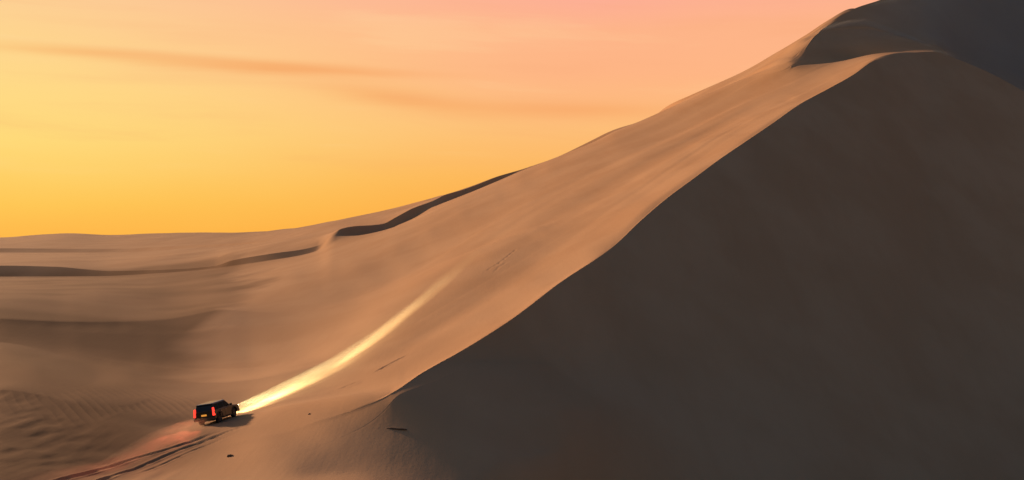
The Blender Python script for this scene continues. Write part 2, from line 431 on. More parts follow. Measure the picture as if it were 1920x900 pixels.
    al = al * (1 - 0.88 * loose)
    def reg(q):
        o = al * q
        a_ = be1 * (q[1:] - q[:-1]) / drf ** 2; o[1:] += a_; o[:-1] -= a_
        b_ = be2 * (q[:, 1:] - q[:, :-1]) / dtf ** 2; o[:, 1:] += b_; o[:, :-1] -= b_
        return o
    def Aop(q):
        q = q * fr
        return fr * (Dt(W * Dm(q)) + reg(q))
    x_ = np.zeros_like(z); r_ = fr * Dt(W * res)
    dg = al.copy()
    dg[1:, :-1] += W * A1 ** 2; dg[:-1, :-1] += W * (A1 + A2) ** 2; dg[:-1, 1:] += W * A2 ** 2
    dg[1:] += be1 / drf ** 2; dg[:-1] += be1 / drf ** 2; dg[:, 1:] += be2 / dtf ** 2; dg[:, :-1] += be2 / dtf ** 2
    zz = r_ / dg; pp = zz.copy(); rz = (r_ * zz).sum()
    for it in range(500):
        Ap = Aop(pp); a_ = rz / max((pp * Ap).sum(), 1e-30)
        x_ += a_ * pp; r_ -= a_ * Ap
        zz = r_ / dg; rn = (r_ * zz).sum()
        pp = zz + rn / rz * pp; rz = rn
    d = x_ * fr
    print('settle: max shift m %.1f, px %.1f' % (np.abs(d).max(), np.abs(d / Yd_ * F).max()), 'misfit before/after', np.sqrt((W * res ** 2).mean()), np.sqrt((W * (res - Dm(d)) ** 2).mean()))
    tmp = np.zeros((len(rs), nc))
    for i in range(len(rs)): tmp[i] = np.interp(np.arange(nc), cs, d[i])
    full = np.zeros_like(ZZ)
    ridx = np.arange(rs[0], rs[-1] + 1)
    i0 = np.clip(np.searchsorted(rs, ridx, side='right') - 1, 0, len(rs) - 2)
    ft = ((ridx - rs[i0]) / (rs[i0 + 1] - rs[i0]))[:, None]
    full[ridx] = tmp[i0] * (1 - ft) + tmp[i0 + 1] * ft
    keep = np.ones_like(full)
    for kx in (iC, iB): keep[crease_row[kx]] = 1 - (CR[kx] > 0.3)
    keep[crease_row[iF]:crease_row[iL] + 1] = 0
    for _ in range(5):
        full[1:-1] = 0.25 * full[:-2] + 0.5 * full[1:-1] + 0.25 * full[2:]
        full = 0.25 * np.roll(full, 1, 1) + 0.5 * full + 0.25 * np.roll(full, -1, 1)
        full *= keep
    ZZ = ZZ + full
TILT_SCALE = 0.85
SHIFT_COST = 2.5e-6
if TILT:
    settle()
    settle()

# ---- shapes carried on top of the sheet, all in metres on the plan
rng = np.random.default_rng(7)
def vnoise(x, y, seed=0):
    xi = np.floor(x).astype(np.int64); yi = np.floor(y).astype(np.int64)
    fx = x - xi; fy = y - yi
    fx = fx * fx * fx * (fx * (fx * 6 - 15) + 10); fy = fy * fy * fy * (fy * (fy * 6 - 15) + 10)
    def h(a, b):
        q = (a * 374761393 + b * 668265263 + seed * 974634777) & 0xffffffff
        q = ((q ^ (q >> 13)) * 1274126177) & 0xffffffff
        return ((q ^ (q >> 16)) & 0xffff) / 65535.0
    return ((h(xi, yi) * (1 - fx) + h(xi + 1, yi) * fx) * (1 - fy) + (h(xi, yi + 1) * (1 - fx) + h(xi + 1, yi + 1) * fx) * fy) * 2 - 1

def pt(x, y, Y_):           # bearing / height angle / distance -> plan position
    return ((x - 960) / F * Y_, Y_)

def seg_dist(P, x, y):
    """signed distance (right of travel positive) and run along a plan polyline"""
    best = np.full(x.shape, 1e9); sd = np.zeros(x.shape); run = np.zeros(x.shape)
    acc = 0
    tot = []
    for (ax, ay), (bx, by) in zip(P[:-1], P[1:]):
        dx, dy = bx - ax, by - ay; l = math.hypot(dx, dy)
        t = np.clip(((x - ax) * dx + (y - ay) * dy) / l / l, 0, 1)
        qx = x - ax - t * dx; qy = y - ay - t * dy
        d = np.hypot(qx, qy)
        s = np.sign(qx * dy - qy * dx)
        b = d < best
        best = np.where(b, d, best); sd = np.where(b, s * d, sd); run = np.where(b, acc + t * l, run)
        acc += l
    return sd, run, acc

def bump(cx, cy, rx, ry, rot, h):
    global ZZ
    c, s = math.cos(R(rot)), math.sin(R(rot))
    dx, dy = XX - cx, YY - cy
    a = (dx * c + dy * s) / rx; b = (-dx * s + dy * c) / ry
    ZZ = ZZ + h * np.exp(-(a * a + b * b))
#BUMPS

# broad undulation of the sand, weak where the crest lines are held
far = np.clip(RR / 200, 0.3, 3.0)
calm = 1 - hold
ridge_keep = 1 - 0.9 * np.exp(-((np.arange(nr)[:, None] - crease_row[iC]) / 10.0) ** 2)
ZZ = ZZ + 0.30 * (1 - 0.7 * (np.arange(nr)[:, None] < crease_row[iC])) * vnoise(XX / 26 + 3, YY / 60 - 2, 1) * ridge_keep * calm * np.clip(RR / 120, 0, 1.6)
# wind folds running along the lit slope
kk = np.zeros(nr)
for kx in range(nk - 1):
    r1 = crease_row[kx + 1] if kx + 1 < nk - 1 else nr - 1
    kk[crease_row[kx]:r1] = kx + np.arange(r1 - crease_row[kx]) / (r1 - crease_row[kx])
kk = kk[:, None] + 0 * RR
slope_zone = sstep(iC + 0.03, iC + 0.4, kk) * (1 - sstep(iF - 0.5, iF - 0.02, kk)) * sstep(480, 850, px)[None] * (1 - sstep(1400, 1600, px))[None]
ZZ = ZZ + slope_zone * (RR / 200) * (0.30 * vnoise(kk * 3.6, px[None] / 420 + 0 * kk, 4) + 0.035 * vnoise(kk * 11, px[None] / 260 + 0 * kk, 5)) * sstep(iC, iC + 1.0, kk)

# rough wind-scoured ripples on the basin floor to the left of the car
zone = np.exp(-(((XX + 38) / 9) ** 2 + ((YY - 106) / 13) ** 2) ** 1.5)
q = XX * 0.845 + YY * 0.535 + 0.35 * vnoise(XX / 5, YY / 9, 8)
rp = np.abs(np.sin(q * 3.4)) ** 0.7
ZZ = ZZ - zone * 0.042 * rp * sstep(-0.5, 0.4, vnoise(XX / 2.5, YY / 9, 9))
zone2 = (1 - sstep(300, 400, px))[None] * (1 - sstep(120, 160, RR)) * sstep(0, 6, np.abs(np.minimum(0, YY + 0.9 * XX - 64)) + 0)
ZZ = ZZ + zone2 * 0.035 * vnoise(XX / 1.0, YY / 2.4, 11) + zone2 * 0.05 * vnoise(XX / 4.3, YY / 12.0, 12)

from bisect import bisect
def ground(x, y):
    """height of the sheet under a plan position, by bilinear lookup"""
    p = math.atan2(x, y); r = math.hypot(x, y)
    c = int(np.searchsorted(phi, p)) - 1
    f = (p - phi[c]) / (phi[c + 1] - phi[c])
    z0 = np.interp(r, RR[:, c], ZZ[:, c]); z1 = np.interp(r, RR[:, c + 1], ZZ[:, c + 1])
    return float(z0 * (1 - f) + z1 * f)

# point of the sheet seen at a bearing / height angle (used once to read plan positions)
def sight(x, y):
    p = math.atan((x - 960) / F); c = int(np.searchsorted(phi, p))
    Yc = RR[:, c] * math.cos(p)
    vis = 450 - ZZ[:, c] / Yc * F
    m = np.minimum.accumulate(vis)
    i = int(np.argmax(m <= y))
    return (XX[i, c], YY[i, c])

# ---- the firm line the car drives along: sand profile ahead of the bonnet
CAR_BEARING = 10.0
cxy = sight(409, 789)
car_z = ground(*cxy)
hx, hy = math.sin(R(CAR_BEARING)), math.cos(R(CAR_BEARING))
PROF = [(448,775),(500,752),(550,728),(600,702),(650,672),(700,637),(750,597),(800,556),(850,512),(900,470),(950,432)]
pu = np.array([(q[0] - 960) / F for q in PROF]); pv = np.array([(450 - q[1]) / F for q in PROF])
pt_ = (pu * cxy[1] - cxy[0]) / (hx - pu * hy)         # run along the driving line for each bearing
pz_ = pv * (cxy[1] + pt_ * hy)
RUN = np.concatenate([[-14.0, -6.0, 0.0], pt_]); HGT = np.concatenate([[car_z + 0.10, car_z + 0.05, car_z], pz_])
print('run', np.round(RUN, 1), 'h', np.round(HGT, 2))
m_ = (YY > 50) & (YY < 260) & (np.abs(XX) < 120)
x, y = XX[m_], YY[m_]
tr = (x - cxy[0]) * hx + (y - cxy[1]) * hy; la = (x - cxy[0]) * hy - (y - cxy[1]) * hx
zline = pchip(RUN, HGT, tr)
cur_line = np.array([ground(cxy[0] + q * hx, cxy[1] + q * hy) for q in np.linspace(-14, RUN[-1], 60)])
dl = zline - np.interp(tr, np.linspace(-14, RUN[-1], 60), cur_line)
wl = np.exp(-(np.abs(la) / (9.0 + 0.05 * np.clip(tr, 0, 200))) ** 2.5) * sstep(-14, -4, tr) * (1 - sstep(RUN[-1] - 25, RUN[-1], tr))
# stand of the car: the sand leans up to the right, level fore and aft
wl *= 1 - (kk[m_] < iC) * CR[iC][None].repeat(nr, 0)[m_]
ZZ[m_] += dl * wl
pl = car_z + 0.165 * la + 0.0 * tr
wp = np.exp(-((la / 4.2) ** 2 + (tr / 6.0) ** 2) ** 1.5)
ZZ[m_] = ZZ[m_] * (1 - wp) + pl * wp

# ---- wheel tracks pressed into the sand
def groove(P, w, depth, fade=4.0):
    global ZZ
    x0 = min(p[0] for p in P) - 3; x1 = max(p[0] for p in P) + 3
    y0 = min(p[1] for p in P) - 3; y1 = max(p[1] for p in P) + 3
    m = (XX > x0) & (XX < x1) & (YY > y0) & (YY < y1)
    x, y = XX[m], YY[m]
    sd, run, tot = seg_dist(P, x, y)
    f = np.clip(run / fade, 0, 1) * np.clip((tot - run) / fade, 0, 1)
    cut = -np.exp(-(sd / w) ** 4) + 0.55 * np.exp(-((np.abs(sd) - w * 1.7) / (w * 0.6)) ** 2)
    cut = cut * (0.75 + 0.35 * vnoise(x * 1.3, y * 1.3, 21))
    ZZ[m] += depth * f * cut

def chain(pts, n=10):
    P = [sight(*p) for p in pts]
    t = np.arange(len(P)); tt = np.linspace(0, len(P) - 1, n * (len(P) - 1) + 1)
    return list(zip(pchip(t, [p[0] for p in P], tt), pchip(t, [p[1] for p in P], tt)))

TR = [chain([(60, 915), (127, 897), (233, 867), (333, 837), (393, 817), (440, 801)]),
      chain([(120, 925), (200, 897), (300, 860), (367, 834), (440, 806), (520, 780)]),
      chain([(240, 893), (290, 877), (350, 850), (417, 824), (470, 800)])]
TR2 = [chain([(628, 733), (655, 722), (692, 709)]), chain([(650, 729), (670, 721), (694, 710)]),
       chain([(520, 779), (552, 768), (585, 757)]), chain([(905, 512), (930, 497), (968, 467)]), chain([(922, 510), (945, 496), (955, 490)]),
       chain([(700, 700), (730, 683), (770, 662)])]
groove(TR[0], 0.20, 0.08); groove(TR[1], 0.20, 0.09); groove(TR[2], 0.14, 0.05)
for g_ in TR2: groove(g_, 0.20, 0.10, 2.0)

# ---- build the mesh
me = bpy.data.meshes.new('sand_dunes')
co = np.stack([XX, YY, ZZ], -1).reshape(-1, 3)
cols = nc - 1                            # last column equals the first bearing
idx = (np.arange(nr)[:, None] * nc + np.arange(nc)[None])
a = idx[:-1, :-1]; b = idx[:-1, 1:]; c_ = idx[1:, 1:]; d_ = idx[1:, :-1]
quads = np.stack([a, b, c_, d_], -1).reshape(-1, 4)
me.vertices.add(len(co)); me.vertices.foreach_set('co', co.astype(np.float32).ravel())
me.loops.add(quads.size); me.loops.foreach_set('vertex_index', quads.astype(np.int32).ravel())
me.polygons.add(len(quads)); me.polygons.foreach_set('loop_start', np.arange(0, quads.size, 4, dtype=np.int32))
me.update(calc_edges=True)
me.polygons.foreach_set('use_smooth', np.ones(len(quads), bool))
# shade of the hollow between the dunes, painted in as darker sand: everything left of this line on the plan
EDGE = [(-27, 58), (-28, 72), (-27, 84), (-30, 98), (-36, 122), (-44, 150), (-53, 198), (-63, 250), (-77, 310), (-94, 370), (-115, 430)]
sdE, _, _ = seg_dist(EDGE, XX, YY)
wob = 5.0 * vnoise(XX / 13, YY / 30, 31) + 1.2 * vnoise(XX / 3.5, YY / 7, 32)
basin_shade = sstep(-7, 7, -sdE + wob * np.clip(RR / 150, 0.4, 2)) * (YY > 40) * (XX < 0)
basin_shade = basin_shade * (1 - 0.25 * sstep(185, 260, YY)) * (1 - sstep(425, 445, YY)) * (0.9 + 0.2 * vnoise(XX / 9, YY / 16, 33))
basin_shade = np.clip(basin_shade, 0, 1)
ca = me.attributes.new('basin_shade', 'FLOAT', 'POINT'); ca.data.foreach_set('value', basin_shade.astype(np.float32).ravel())
# sharp edges along the knife-edge crests
ea = np.empty(len(me.edges) * 2, np.int32); me.edges.foreach_get('vertices', ea); ea = ea.reshape(-1, 2)
sharp = np.zeros(len(ea), bool)
for kx in (iC, iL):
    r0 = crease_row[kx]
    ok = (ea[:, 0] // nc == r0) & (ea[:, 1] // nc == r0)
    sharp |= ok & (CR[kx][ea[:, 0] % nc] > 0.8)
at = me.attributes.new('sharp_edge', 'BOOLEAN', 'EDGE'); at.data.foreach_set('value', sharp)
dunes = bpy.data.objects.new('sand_dunes', me); COL.objects.link(dunes)
dunes['kind'] = 'structure'
dunes['label'] = 'orange brown desert dunes with a long knife edge crest'

# sand
ms = bpy.data.materials.new('sand'); ms.use_nodes = True
t = ms.node_tree; b = t.nodes['Principled BSDF']
b.inputs['Roughness'].default_value = 0.95
b.inputs['Specular IOR Level'].default_value = 0.12
geo = t.nodes.new('ShaderNodeNewGeometry')
def noise(scale, detail, vec, rough=0.5, dist=0.0):
    n = t.nodes.new('ShaderNodeTexNoise'); n.inputs['Scale'].default_value = scale
    n.inputs['Detail'].default_value = detail; n.inputs['Roughness'].default_value = rough; n.inputs['Distortion'].default_value = dist
    t.links.new(vec, n.inputs['Vector']); return n.outputs[0]
mp = t.nodes.new('ShaderNodeMapping'); t.links.new(geo.outputs['Position'], mp.inputs[0])
mp.inputs['Rotation'].default_value = (0, 0, R(21)); mp.inputs['Scale'].default_value = (1.0, 0.12, 0.5)
n1 = noise(0.05, 5, geo.outputs['Position'])
n2 = noise(0.35, 4, mp.outputs[0], 0.6)
n3 = noise(9.0, 3, geo.outputs['Position'], 0.6)
n4 = noise(0.09, 3, mp.outputs[0], 0.5)
cA = mixc(maprange(n1, 0.35, 0.65, tree=t), (0.445, 0.268, 0.155, 1), (0.485, 0.303, 0.182, 1), tree=t)
cB = mixc(M('MULTIPLY', maprange(n2, 0.45, 0.75, tree=t), 0.12, tree=t), cA, (0.37, 0.19, 0.095, 1), tree=t)
cC = mixc(M('MULTIPLY', maprange(n4, 0.42, 0.65, tree=t), 0.15, tree=t), cB, (0.53, 0.34, 0.21, 1), tree=t)
cD = mixc(M('MULTIPLY', maprange(n3, 0.55, 0.8, tree=t), 0.30, tree=t), cC, (0.30, 0.17, 0.10, 1), tree=t)
ca_ = t.nodes.new('ShaderNodeAttribute'); ca_.attribute_name = 'basin_shade'
cE = mixc(M('MULTIPLY', ca_.outputs['Fac'], 0.95, tree=t), cD, (0.150, 0.080, 0.042, 1), tree=t)  # shade of the left hollow mixed into the sand colour
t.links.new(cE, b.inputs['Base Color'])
bp = t.nodes.new('ShaderNodeBump'); bp.inputs['Strength'].default_value = 0.22; bp.inputs['Distance'].default_value = 0.25
hh = M('ADD', M('MULTIPLY', noise(1.6, 5, mp.outputs[0], 0.6), 0.35, tree=t), M('MULTIPLY', noise(3.0, 4, geo.outputs['Position'], 0.6), 0.25, tree=t), tree=t)
t.links.new(hh, bp.inputs['Height']); t.links.new(bp.outputs[0], b.inputs['Normal'])
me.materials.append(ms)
#CAR
# ================================================================== VEHICLE
paint = principled('black_paint', (0.006, 0.007, 0.010), 0.35, 0.0, **{'Coat Weight': 0.35, 'Coat Roughness': 0.12, 'Specular IOR Level': 0.3})
roof_sheen_m = principled('roof_sheen', (0.55, 0.54, 0.52), 0.28, 0.25, **{'Coat Weight': 1.0, 'Coat Roughness': 0.08})  # pale colour stands in for the sky's reflection on the roof
glass = principled('tinted_glass', (0.008, 0.010, 0.014), 0.06, 0.0)
plastic = principled('black_plastic', (0.012, 0.012, 0.012), 0.6)
rubber = principled('tyre_rubber', (0.014, 0.013, 0.012), 0.85)
alloy = principled('dark_alloy', (0.10, 0.10, 0.11), 0.35, 0.9)
chrome = principled('bright_trim', (0.6, 0.6, 0.62), 0.2, 1.0)
dustm = principled('plate_face', (0.75, 0.40, 0.08), 0.5)

def emis(name, col, strength, base=(0.2, 0.02, 0.02)):
    m = principled(name, base, 0.25)
    q = m.node_tree.nodes['Principled BSDF']
    q.inputs['Emission Color'].default_value = tuple(col) + (1,)
    q.inputs['Emission Strength'].default_value = strength
    return m
tail_m = emis('tail_lamp', (1.0, 0.035, 0.02), 1.9, (0.25, 0.01, 0.01))
head_m = emis('head_lamp', (1.0, 0.88, 0.55), 14.0, (0.8, 0.8, 0.8))
plate_m = emis('plate_lit', (1.0, 0.38, 0.05), 0.55, (0.7, 0.4, 0.1))

def prism(pts, x0, x1, bev=0.0, seg=2, taper=None):
    """outline in (y, z), pulled from x0 to x1"""
    bm = bmesh.new()
    A = [bm.verts.new((x0, y, z)) for y, z in pts]
    B = [bm.verts.new((x1, y, z)) for y, z in pts]
    bm.faces.new(A); bm.faces.new(B[::-1])
    for i in range(len(pts)):
        j = (i + 1) % len(pts); bm.faces.new((A[j], A[i], B[i], B[j]))
    bmesh.ops.recalc_face_normals(bm, faces=bm.faces)
    if bev:
        side = [e for e in bm.edges if abs(e.verts[0].co.x - e.verts[1].co.x) < 1e-6]
        bmesh.ops.bevel(bm, geom=side, offset=bev, segments=seg, affect='EDGES', profile=0.6, clamp_overlap=True)
    return bm

def hexa(bot, top, bev=0.0, seg=2):
    bm = bmesh.new()
    A = [bm.verts.new(p) for p in bot]; B = [bm.verts.new(p) for p in top]
    n = len(A)
    bm.faces.new(A[::-1]); bm.faces.new(B)
    for i in range(n):
        j = (i + 1) % n; bm.faces.new((A[i], A[j], B[j], B[i]))
    bmesh.ops.recalc_face_normals(bm, faces=bm.faces)
    if bev: bmesh.ops.bevel(bm, geom=list(bm.edges), offset=bev, segments=seg, affect='EDGES', profile=0.6, clamp_overlap=True)
    return bm

def boxbm(cx, cy, cz, sx, sy, sz, bev=0.0):
    h = [(-1, -1), (1, -1), (1, 1), (-1, 1)]
    return hexa([(cx + a * sx / 2, cy + b_ * sy / 2, cz - sz / 2) for a, b_ in h], [(cx + a * sx / 2, cy + b_ * sy / 2, cz + sz / 2) for a, b_ in h], bev)

def slab(quad, thick):
    """four corners thickened along the normal"""
    q = [Vector(p) for p in quad]
    n = (q[1] - q[0]).cross(q[2] - q[0]).normalized() * thick
    return hexa([tuple(p - n) for p in q], [tuple(p + n) for p in q], min(0.012, thick * 0.8), 1)

def put(name, bm, mat, parent, smooth=False):
    m = bpy.data.meshes.new(name); bm.to_mesh(m); bm.free()
    return link(name, m, mat, parent, smooth)

suv = bpy.data.objects.new('suv', None); COL.objects.link(suv)
suv['label'] = 'black off-road SUV with sky sheen painted on its roof, glowing red tail lamps and headlights on, climbing the sand'
suv['category'] = 'car'

WR, WB, TRK = 0.43, 1.52, 0.83
def arch(cy, r, up, n=9):
    return [(cy + r * math.cos(math.pi * i / (n - 1)) * up, 0.46 + r * math.sin(math.pi * i / (n - 1))) for i in range(n)]
out_ = [(-2.52, 0.52), (-2.54, 0.80), (-2.50, 1.14), (-2.44, 1.20), (0.95, 1.20), (1.25, 1.18), (2.35, 1.06), (2.50, 0.98), (2.56, 0.72), (2.50, 0.48)]
out_ += arch(WB, 0.52, 1) + [(-0.9, 0.38)][:0] + [(0.95, 0.40), (-0.95, 0.40)] + arch(-WB, 0.52, 1)
put('body', prism(out_, -0.99, 0.99, 0.05, 3), paint, suv)
# cabin with tumblehome
def ring(y0, y1, w, z): return [(-w, y0, z), (w, y0, z), (w, y1, z), (-w, y1, z)]
put('cabin', hexa(ring(-2.46, 1.02, 0.93, 1.19), ring(-2.22, 0.18, 0.76, 1.84), 0.05, 3), paint, suv)
put('roof', hexa(ring(-2.26, 0.16, 0.735, 1.835), ring(-2.20, 0.10, 0.70, 1.875), 0.012, 2), roof_sheen_m, suv)
put('spoiler', hexa(ring(-2.44, -2.16, 0.72, 1.80), ring(-2.40, -2.18, 0.70, 1.85), 0.012, 2), paint, suv)
for sx in (-1, 1):
    # side glass lies on the leaning cabin wall
    def wall(y, z, off=0.006):
        f = (z - 1.19) / 0.65
        return (sx * (0.93 - 0.17 * f + off), y, z)
    for (a0, a1, b0, b1) in ((-2.30, -1.40, -2.12, -1.38), (-1.32, -0.42, -1.30, -0.42), (-0.34, 0.78, -0.34, 0.16)):
        w_ = put('side_window', slab([wall(a0, 1.25), wall(a1, 1.25), wall(b1, 1.74), wall(b0, 1.74)], 0.008), glass, suv)
    for (y0, y1) in ((-0.40, 0.80), (-1.34, -0.44)):
        dr_ = put('door', slab([(sx * 0.995, y0, 0.50), (sx * 0.995, y1, 0.50), (sx * 0.995, y1, 1.15), (sx * 0.995, y0, 1.15)], 0.010), paint, suv)
        put('door_handle', boxbm(sx * 1.022, y0 + 0.14, 1.02, 0.035, 0.20, 0.035, 0.008), chrome, dr_)
    mr = put('mirror', boxbm(sx * 1.10, 0.72, 1.30, 0.22, 0.12, 0.18, 0.03), paint, suv)
    put('side_step', boxbm(sx * 0.99, 0.0, 0.36, 0.20, 1.86, 0.06, 0.015), plastic, suv)
    tl = put('taillight', hexa([(sx * 0.99 - sx * 0.17, -2.575, 0.80), (sx * 1.005, -2.575, 0.80), (sx * 1.005, -2.40, 0.80), (sx * 0.75, -2.40, 0.80)],
                               [(sx * 0.80, -2.50, 1.50), (sx * 0.965 - sx * 0.03, -2.50, 1.50), (sx * 0.935, -2.36, 1.50), (sx * 0.80, -2.36, 1.50)], 0.015), tail_m, suv)
    hl = put('headlight', boxbm(sx * 0.77, 2.53, 0.92, 0.36, 0.12, 0.17, 0.02), head_m, suv)
    put('fog_lamp', boxbm(sx * 0.80, 2.58, 0.56, 0.18, 0.06, 0.10, 0.015), head_m, suv)
    for cy in (-WB, WB):
        put('wheel_arch', prism([(cy + 0.58 * math.cos(math.pi * i / 10), 0.46 + 0.58 * math.sin(math.pi * i / 10)) for i in range(11)] +
                                [(cy + 0.51 * math.cos(math.pi * i / 10), 0.46 + 0.51 * math.sin(math.pi * i / 10)) for i in range(10, -1, -1)],
                                sx * 0.97, sx * 1.035), plastic, suv)
# windscreen and rear window
put('windscreen', slab([(-0.82, 0.955, 1.25), (0.82, 0.955, 1.25), (0.70, 0.285, 1.77), (-0.70, 0.285, 1.77)], 0.010), glass, suv)
put('rear_window', slab([(-0.76, -2.448, 1.27), (0.76, -2.448, 1.27), (0.68, -2.262, 1.76), (-0.68, -2.262, 1.76)], 0.012), glass, suv)
put('tailgate', slab([(-0.72, -2.545, 0.66), (0.72, -2.545, 0.66), (0.72, -2.515, 1.18), (-0.72, -2.515, 1.18)], 0.012), paint, suv)
put('licence_plate', boxbm(0.0, -2.58, 0.90, 0.50, 0.02, 0.15, 0.004), plate_m, suv)
put('rear_bumper', boxbm(0, -2.60, 0.56, 1.94, 0.18, 0.24, 0.05), plastic, suv)
put('front_bumper', boxbm(0, 2.60, 0.54, 1.94, 0.18, 0.26, 0.05), plastic, suv)
put('grille', boxbm(0, 2.57, 0.86, 1.12, 0.06, 0.28, 0.02), chrome, suv)
put('bonnet', hexa([(-0.86, 1.06, 1.19), (0.86, 1.06, 1.19), (0.84, 2.36, 1.05), (-0.84, 2.36, 1.05)], [(-0.80, 1.10, 1.235), (0.80, 1.10, 1.235), (0.78, 2.30, 1.10), (-0.78, 2.30, 1.10)], 0.02), paint, suv)
put('underbody', boxbm(0, 0, 0.42, 1.5, 4.7, 0.20, 0.05), plastic, suv)
for cy in (-WB, WB):
    put('axle', boxbm(0, cy, WR, 1.5, 0.14, 0.14, 0.03), plastic, suv)

def lathe(profile, seg=28):
    bm = bmesh.new(); rings = []
    for x, r in profile:
        rings.append([bm.verts.new((x, r * math.cos(2 * math.pi * i / seg), r * math.sin(2 * math.pi * i / seg))) for i in range(seg)])
    for a_, b_ in zip(rings[:-1], rings[1:]):
        for i in range(seg):
            j = (i + 1) % seg; bm.faces.new((a_[i], a_[j], b_[j], b_[i]))
    bmesh.ops.recalc_face_normals(bm, faces=bm.faces)
    return bm
for sx in (-1, 1):
    for cy in (-WB, WB):
        w = put('wheel', lathe([(-0.10, 0.02), (-0.10, 0.13), (0.02, 0.15), (0.02, 0.02)], 20), plastic, suv)
        w.location = (sx * TRK, cy, WR)
        put('tyre', lathe([(-0.13, 0.27), (-0.145, 0.36), (-0.12, 0.415), (-0.06, 0.43), (0.06, 0.43), (0.12, 0.415), (0.145, 0.36), (0.13, 0.27), (-0.13, 0.27)]), rubber, w, True)
        bm = lathe([(-0.11, 0.275), (0.11, 0.275), (0.13, 0.265), (0.11, 0.25), (-0.11, 0.25), (-0.11, 0.275)])
        for k_ in range(6):
            an = k_ * math.pi / 3
            sp = boxbm(0, 0.16, 0, 0.05, 0.22, 0.07, 0.01)
            bmesh.ops.rotate(sp, verts=sp.verts, cent=(0, 0, 0), matrix=Matrix.Rotation(an, 3, 'X'))
            bmesh.ops.translate(sp, verts=sp.verts, vec=(sx * 0.09, 0, 0))
            tm = bpy.data.meshes.new('tmp'); sp.to_mesh(tm); sp.free(); bm.from_mesh(tm); bpy.data.meshes.remove(tm)
        put('rim', bm, alloy, w)

# stand the car on the sand: contact points of the four wheels give the tilt
def gp(lx, ly):
    wx = cxy[0] + lx * hy + ly * hx; wy = cxy[1] - lx * hx + ly * hy
    return Vector((wx, wy, ground(wx, wy)))
fl, fr_, rl, rr_ = gp(-TRK, WB), gp(TRK, WB), gp(-TRK, -WB), gp(TRK, -WB)
fwd = ((fl + fr_) - (rl + rr_)).normalized()
rgt = ((fr_ + rr_) - (fl + rl)).normalized()
upv = rgt.cross(fwd).normalized(); rgt = fwd.cross(upv).normalized()
ctr = (fl + fr_ + rl + rr_) / 4
suv.matrix_world = Matrix.Translation(ctr - upv * 0.03) @ Matrix((rgt, fwd, upv)).transposed().to_4x4()
print('car', tuple(ctr), 'roll', math.degrees(math.asin(rgt.z)), 'pitch', math.degrees(math.asin(fwd.z)))

def spot(name, local, target, size, power, col, blend=0.6, rad=0.06):
    l_ = bpy.data.lights.new(name, 'SPOT'); l_.energy = power; l_.color = col
    l_.spot_size = R(size); l_.spot_blend = blend; l_.shadow_soft_size = rad
    o = bpy.data.objects.new(name, l_); COL.objects.link(o); o.parent = suv
    o.location = local
    mw = suv.matrix_world
    d = (mw.inverted() @ Vector(target)) - Vector(local)
    o.rotation_euler = (-d).to_track_quat('Z', 'Y').to_euler()
    return o
def tgt(x, y, h=0.1):
    q = sight(x, y); return Vector((q[0], q[1], ground(q[0], q[1]) + h))
HC = (1.0, 0.93, 0.53)
def beam(sx, run, size, level, blend=1.0):
    """aim a lamp at a point of the sand 'run' metres ahead and give it the power that lights it to 'level'"""
    hp = suv.matrix_world @ Vector((sx * 0.77, 2.62, 0.92))
    x_, y_ = cxy[0] + run * hx, cxy[1] + run * hy
    P_ = Vector((x_, y_, ground(x_, y_)))
    a_ = ground(x_ + hx, y_ + hy) - ground(x_ - hx, y_ - hy)
    slope = math.atan(a_ / 2); look = math.atan2(P_.z - hp.z, (Vector((P_.x, P_.y)) - Vector((hp.x, hp.y))).length)
    gz = max(math.sin(slope - look), 0.02)
    d2 = (P_ - hp).length_squared
    power = level * d2 / gz * 4 * math.pi ** 2 / math.pi
    print('beam', run, 'graze', round(gz, 3), 'power', round(power))
    spot('headlight_beam', (sx * 0.77, 2.62, 0.92), P_, size, power, HC, blend)
for sx in (-1, 1):
    beam(sx, 9, 44, 2.0)
    beam(sx, 15, 20, 1.4)
    beam(sx, 24, 12, 2.0)
    beam(sx, 48, 5.2, 1.7)
    beam(sx, 78, 3.8, 0.5)
    tp = (sx * 0.90, -2.66, 1.15)
    spot('taillight_glow', tp, tgt(300, 845), 30, 2.0e3, (1.0, 0.24, 0.13), 1.0)
    spot('taillight_glow', tp, tgt(215, 872), 12, 7.5e3, (1.0, 0.24, 0.13), 1.0)

